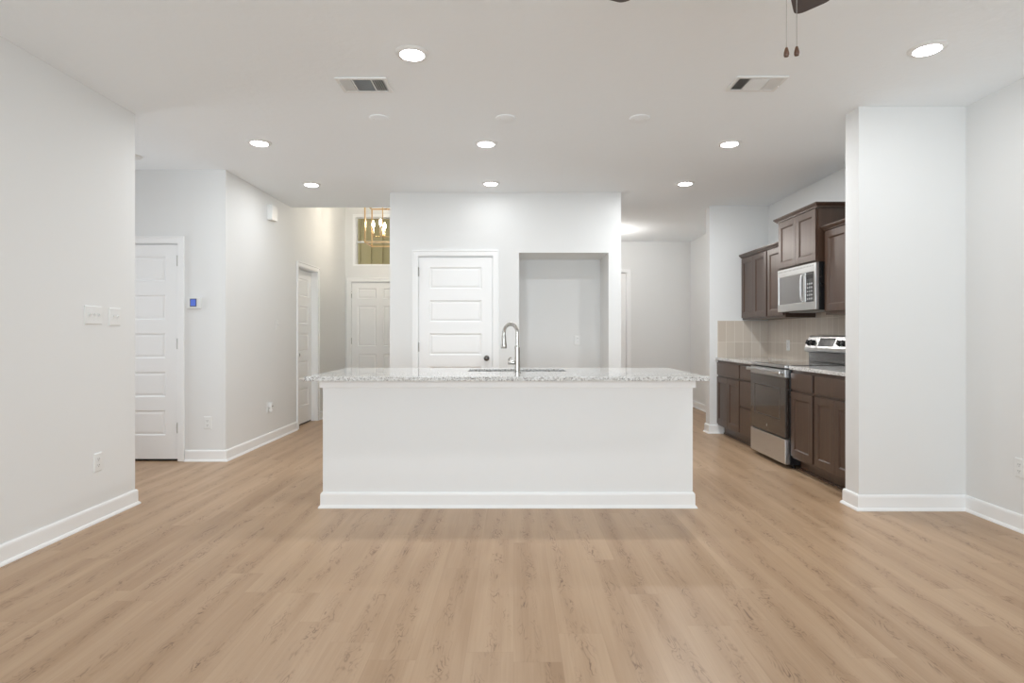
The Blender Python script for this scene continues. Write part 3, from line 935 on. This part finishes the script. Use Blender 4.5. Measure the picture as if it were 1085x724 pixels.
outlet((XL, 3.735, 0.378), PI/2, 'white outlet low on the near left wall below the switches')
outlet((-2.872, YA, 0.362), 0, 'white outlet low on the wall below the thermostat')
ot = outlet((XA, 6.45, 0.39), PI/2, 'white outlet low on the long wall, holding a white plug-in adapter')
outlet((0.767, NI[3], 1.125), 0, 'white outlet on the back of the refrigerator niche')
outlet((XR-0.008, 6.52, 1.07), -PI/2, 'white outlet on the tiled backsplash beyond the range')
outlet((XR, 3.542, 0.385), -PI/2, 'white outlet low on the right wall at the picture edge')
# plug-in freshener in the outlet of the long wall
fr = thing('plug_in_adapter', 'small white plug-in adapter with a dark spot, in the long-wall outlet', 'plug-in adapter', (XA+0.009, 6.45, 0.39), PI/2)
bm = B(-0.024, -0.040, -0.005, 0.024, -0.0002, 0.052)
obj('body', bm, 'plastic', fr, bevel=0.008)
obj('lower_body', lathe(bmesh.new(), [(0, -0.05), (0.016, -0.05), (0.018, -0.045), (0.018, -0.018), (0.010, -0.008), (0.010, -0.0052), (0, -0.0052)], 0, -0.022, 0, 16), 'plastic', fr, smooth=True)
obj('vent', B(-0.012, -0.0410, 0.006, 0.012, -0.0402, 0.016), 'slot', fr)
# thermostat
th = thing('thermostat', 'small white thermostat with a lit blue screen beside the door', 'thermostat', (-2.988, YA, 1.487))
obj('body', B(-0.062, -0.026, -0.052, 0.062, -0.0, 0.052), 'plastic', th, bevel=0.006)
sb = obj('bezel', B(-0.038, -0.0285, -0.034, 0.024, -0.0262, 0.040), 'screenedge', th)
obj('screen', B(-0.031, -0.0295, -0.027, 0.017, -0.0287, 0.033), 'screen', sb)
for k in range(2):
    obj('button', B(0.036, -0.0285, -0.020+k*0.03, 0.050, -0.0262, -0.005+k*0.03), 'plastic', th, bevel=0.001)
# door chime
chm = thing('door_chime', 'white door chime box high on the long wall', 'door chime', (XA, 6.50, 2.455), PI/2)
obj('cover', B(-0.075, -0.055, 0.0, 0.075, -0.006, 0.165), 'plastic', chm, bevel=0.006)
obj('backplate', B(-0.07, -0.0058, 0.004, 0.07, -0.0, 0.161), 'plastic', chm)

# ------------------------------------------------------------------ ceiling fittings
def can(r=0.093):
    t = thing('recessed_light', '', 'recessed light', (0, 0, CZ), 0, 'recessed ceiling lights')
    obj('trim_ring', lathe(bmesh.new(), [(r*0.72, -0.012), (r*0.80, -0.011), (r*0.94, -0.007), (r, -0.002), (r, -0.0), (r*0.72, -0.0), (r*0.72, -0.012)], seg=40), 'plastic', t, smooth=True)
    obj('lens', lathe(bmesh.new(), [(0, -0.0195), (r*0.4, -0.0185), (r*0.62, -0.0165), (r*0.715, -0.0125), (r*0.715, -0.001), (0, -0.001)], seg=32), 'lens', t)
    return t
CANS = [(-0.556, 3.215, 'large lit recessed light nearest the camera on the left'),
        (2.235, 3.16, 'lit recessed light nearest the camera on the right, beside the wing wall'),
        (-2.044, 4.71, 'lit recessed light by the alcove, front row left'),
        (-0.221, 4.73, 'lit recessed light in the middle of the front kitchen row'),
        (1.748, 4.73, 'lit recessed light at the right of the front kitchen row'),
        (-2.078, 6.02, 'lit recessed light at the left of the back kitchen row'),
        (-0.231, 5.98, 'lit recessed light in the middle of the back row, before the pantry wall'),
        (1.755, 5.98, 'lit recessed light at the right of the back kitchen row')]
c0 = can()
for k, (x, yy, lab) in enumerate(CANS):
    if k == 0:
        c0.location = (x, yy, CZ); c0['label'] = lab
    else: dup(c0, (x, yy, CZ), lab)
    ld = bpy.data.lights.new('recessed_lamp', 'AREA')
    ld.shape = 'DISK'; ld.size = 0.126; ld.energy = CAN_W[k]; ld.color = (0.955, 0.985, 1.0)
    lo = bpy.data.objects.new('recessed_lamp', ld)
    lo.location = (x, yy, CZ-0.021); C.objects.link(lo)
# round blank covers above the island
def cover(loc, label):
    t = thing('ceiling_cover', label, 'ceiling cover', loc, 0, 'round blank covers on the ceiling')
    obj('disc', lathe(bmesh.new(), [(0, -0.010), (0.058, -0.010), (0.071, -0.006), (0.074, -0.0), (0, -0.0)], seg=36), 'ceil', t, smooth=True)
    for s in (-1, 1):
        obj('screw', lathe(bmesh.new(), [(0, -0.012), (0.004, -0.012), (0.004, -0.0102), (0, -0.0102)], s*0.042, 0, 0, 10), 'plastic', t)
    return t
cv = cover((-0.957, 4.18, CZ), 'left round white blank cover on the ceiling over the island')
dup(cv, (-0.054, 4.18, CZ), 'middle round white blank cover on the ceiling over the island')
dup(cv, (0.903, 4.18, CZ), 'right round white blank cover on the ceiling over the island')
sd = thing('smoke_detector', 'white smoke detector on the alcove ceiling, half hidden by the left wall', 'smoke detector', (-3.295, 5.07, CZ))
obj('base', lathe(bmesh.new(), [(0, 0), (0.07, 0), (0.07, -0.008), (0, -0.008)], seg=32), 'plastic', sd, smooth=True)
obj('cover', lathe(bmesh.new(), [(0, -0.0082), (0.066, -0.0082), (0.064, -0.014), (0.05, -0.020), (0, -0.021)], seg=32), 'plastic', sd, smooth=True)
# air registers
def register(loc, rotz, label):
    t = thing('ceiling_vent', label, 'vent', loc, rotz, 'white ceiling air registers')
    w, d = 0.155, 0.105
    obj('frame', cells([-w, -w+0.022, -0.062, -0.054, 0.054, 0.062, w-0.022, w], [-d, -d+0.022, d-0.022, d], [-0.010, -0.0],
        lambda i, j, k: i in (0, 2, 4, 6) or j != 1), 'plastic', t, bevel=0.003)
    obj('duct', B(-w+0.02, -d+0.02, -0.0012, w-0.02, d-0.02, -0.0002), 'slot', t)
    def slat(px, py, along, ang):
        bm = bmesh.new()
        ln = 0.081 if along == 'y' else 0.052
        hw_ = 0.0062
        ca, sa = math.cos(ang)*hw_, math.sin(ang)*hw_
        v = []
        for e in (-ln, ln):
            for s in (-1, 1):
                if along == 'y': v.append((px+s*ca, py+e, -0.0062+s*sa))
                else: v.append((px+e, py+s*ca, -0.0062+s*sa))
        vs = [bm.verts.new(q) for q in v]
        vs2 = [bm.verts.new((q[0], q[1], q[2]+0.0008)) for q in v]
        for f in ((0, 1, 3, 2),):
            bm.faces.new([vs[i] for i in f]); bm.faces.new([vs2[i] for i in f])
        for a, b in ((0, 1), (1, 3), (3, 2), (2, 0)):
            bm.faces.new([vs[a], vs[b], vs2[b], vs2[a]])
        obj('slat', bm, 'plastic', t)
    for k in range(5):
        slat(-0.127+0.0135*k, 0, 'y', R(42))
        slat(0.073+0.0135*k, 0, 'y', R(-42))
    for k in range(11):
        slat(0, -0.073+0.0146*k, 'x', R(40))
    obj('damper_lever', B(-0.149, -0.03, -0.016, -0.143, -0.018, -0.0102), 'plastic', t)
    return t
register((-0.920, 3.617, CZ), 0, 'white ceiling air register on the left, behind the near recessed light')
register((1.493, 3.60, CZ), PI, 'white ceiling air register on the right, below the fan pull chains')

# ------------------------------------------------------------------ ceiling fan
FC = (0.785, 1.66)
fan = thing('ceiling_fan', 'dark brown bladed ceiling fan at the top edge with two pull chains', 'ceiling fan', (FC[0], FC[1], CZ))
zc = lambda z: z-CZ
obj('canopy', lathe(bmesh.new(), [(0, zc(2.74)), (0.07, zc(2.74)), (0.068, zc(2.70)), (0.03, zc(2.665)), (0, zc(2.665))], seg=28), 'bronze', fan, smooth=True)
obj('downrod', lathe(bmesh.new(), [(0, zc(2.6649)), (0.012, zc(2.6649)), (0.012, zc(2.535)), (0, zc(2.535))], seg=14), 'bronze', fan, smooth=True)
obj('motor', lathe(bmesh.new(), [(0, zc(2.5349)), (0.05, zc(2.5349)), (0.105, zc(2.50)), (0.115, zc(2.46)), (0.11, zc(2.425)), (0.08, zc(2.405)), (0, zc(2.405))], seg=36), 'bronze', fan, smooth=True)
obj('switch_housing', lathe(bmesh.new(), [(0, zc(2.4049)), (0.055, zc(2.4049)), (0.062, zc(2.37)), (0.055, zc(2.325)), (0.02, zc(2.31)), (0, zc(2.31))], seg=28), 'bronze', fan, smooth=True)
RB = 0.66
A0 = 57.5
for k in range(5):
    a = R(A0 + 72*k)
    bm = bmesh.new()
    # outline: narrow root widening to a rounded tip
    out = [(0.20, -0.052), (0.40, -0.062), (0.60, -0.068)]
    for q in range(7):
        th_ = -PI/2 + PI/2*q/6
        out.append((RB-0.035+0.035*math.cos(th_), -0.033+0.035*math.sin(th_)))
    out2 = [(p, -s) for p, s in reversed(out)]
    loop = out + out2
    top, bot = [], []
    rot = Matrix.Rotation(a, 4, 'Z') @ Matrix.Rotation(R(-11), 4, 'X')
    for p, s in loop:
        for lst, dz in ((top, 0.003), (bot, -0.003)):
            v = rot @ Vector((p, s, dz))
            lst.append(bm.verts.new((v.x, v.y, v.z + zc(2.436))))
    bm.faces.new(top); bm.faces.new(list(reversed(bot)))
    n = len(loop)
    for i in range(n):
        j = (i+1) % n
        bm.faces.new([top[i], top[j], bot[j], bot[i]])
    bl = obj('blade', bm, 'fanwood', fan)
    bm = bmesh.new()
    box(bm, 0.085, -0.016, -0.009, 0.26, 0.016, -0.0032)
    bm.transform(Matrix.Translation((0, 0, zc(2.436))) @ rot)
    obj('blade_iron', bm, 'bronze', bl)
for (dx_, dy_, zb, lab) in ((-0.0105, 0.0, 1.985, 'left'), (0.0225, 0.008, 1.992, 'right')):
    ch = obj('pull_chain', tube(bmesh.new(), [(dx_, dy_, zc(2.3095)), (dx_, dy_, zc(zb+0.024))], 0.0011, 6), 'nickel', fan, smooth=True)
    obj('pull_knob', lathe(bmesh.new(), [(0, 0.025), (0.003, 0.0245), (0.0048, 0.020), (0.0072, 0.010), (0.0075, 0.004), (0.006, -0.001), (0, -0.002)], dx_, dy_, zc(zb), 14), 'pullwood', ch, smooth=True)

# ------------------------------------------------------------------ foyer chandelier
CX, CY = -1.857, 8.31
hw = 0.20
cz0, cz1 = 2.462, 3.02
chd = thing('lantern_chandelier', 'open brass lantern chandelier with lit candle bulbs in the entry', 'chandelier', (CX, CY, FZ))
zz = lambda z: z-FZ
b_ = 0.0085
for sx_, sy_ in ((-1, -1), (1, -1), (1, 1), (-1, 1)):
    x, yy = sx_*hw, sy_*hw
    obj('post', B(x-b_, yy-b_, zz(cz0+2*b_), x+b_, yy+b_, zz(cz1-2*b_)), 'gold', chd)
fr_ = lambda z0, z1: cells([-hw-b_, -hw+b_, hw-b_, hw+b_], [-hw-b_, -hw+b_, hw-b_, hw+b_], [zz(z0), zz(z1)], lambda i, j, k: not (i == 1 and j == 1))
obj('bottom_frame', fr_(cz0, cz0+2*b_), 'gold', chd)
obj('top_frame', fr_(cz1-2*b_, cz1), 'gold', chd)
bm = bmesh.new()
box(bm, -hw+b_, -b_*0.7, zz(cz1-1.8*b_), hw-b_, b_*0.7, zz(cz1-0.2*b_))
obj('cross_bar', bm, 'gold', chd)
obj('stem', lathe(bmesh.new(), [(0, zz(2.575)), (0.014, zz(2.578)), (0.007, zz(2.59)), (0.007, zz(3.62)), (0, zz(3.62))], seg=12), 'gold', chd, smooth=True)
obj('canopy', lathe(bmesh.new(), [(0, 0), (0.065, 0), (0.06, -0.02), (0.02, -0.038), (0, -0.038)], seg=28), 'gold', chd, smooth=True)
AR = 0.132
for k in range(4):
    a = PI/2*k
    ca, sa = math.cos(a), math.sin(a)
    ar = obj('arm', tube(bmesh.new(), [(ca*0.006, sa*0.006, zz(2.59)), (ca*0.05, sa*0.05, zz(2.58)), (ca*0.10, sa*0.10, zz(2.576)), (ca*AR, sa*AR, zz(2.584)), (ca*AR, sa*AR, zz(2.606))], 0.006, 8), 'gold', chd, smooth=True)
    obj('drip_cup', lathe(bmesh.new(), [(0, zz(2.6065)), (0.018, zz(2.608)), (0.021, zz(2.616)), (0, zz(2.618))], ca*AR, sa*AR, 0, 16), 'gold', ar, smooth=True)
    obj('candle_sleeve', lathe(bmesh.new(), [(0, zz(2.6185)), (0.0115, zz(2.6185)), (0.0115, zz(2.715)), (0, zz(2.715))], ca*AR, sa*AR, 0, 14), 'candle', ar, smooth=True)
    obj('bulb', lathe(bmesh.new(), [(0, zz(2.7155)), (0.008, zz(2.718)), (0.016, zz(2.738)), (0.0165, zz(2.752)), (0.011, zz(2.778)), (0.004, zz(2.80)), (0, zz(2.803))], ca*AR, sa*AR, 0, 14), 'bulb', ar, smooth=True)

# ------------------------------------------------------------------ lamp in the passage behind the pantry block
hl = thing('globe_ceiling_light', 'round lit globe ceiling light in the passage behind the pantry wall', 'ceiling light', (1.345, 8.70, CZ))
obj('canopy', lathe(bmesh.new(), [(0, 0), (0.06, 0), (0.056, -0.02), (0.012, -0.028), (0.012, -0.12), (0.045, -0.125), (0.05, -0.145), (0, -0.145)], seg=32), 'nickel', hl, smooth=True)
gp = [(0, -0.1455), (0.046, -0.1455)] + [(0.125*math.sin(R(a)), -0.26 + 0.125*math.cos(R(a))) for a in range(30, 180, 12)] + [(0, -0.385)]
obj('glass_globe', lathe(bmesh.new(), gp, seg=32), 'hall_lens', hl, smooth=True)
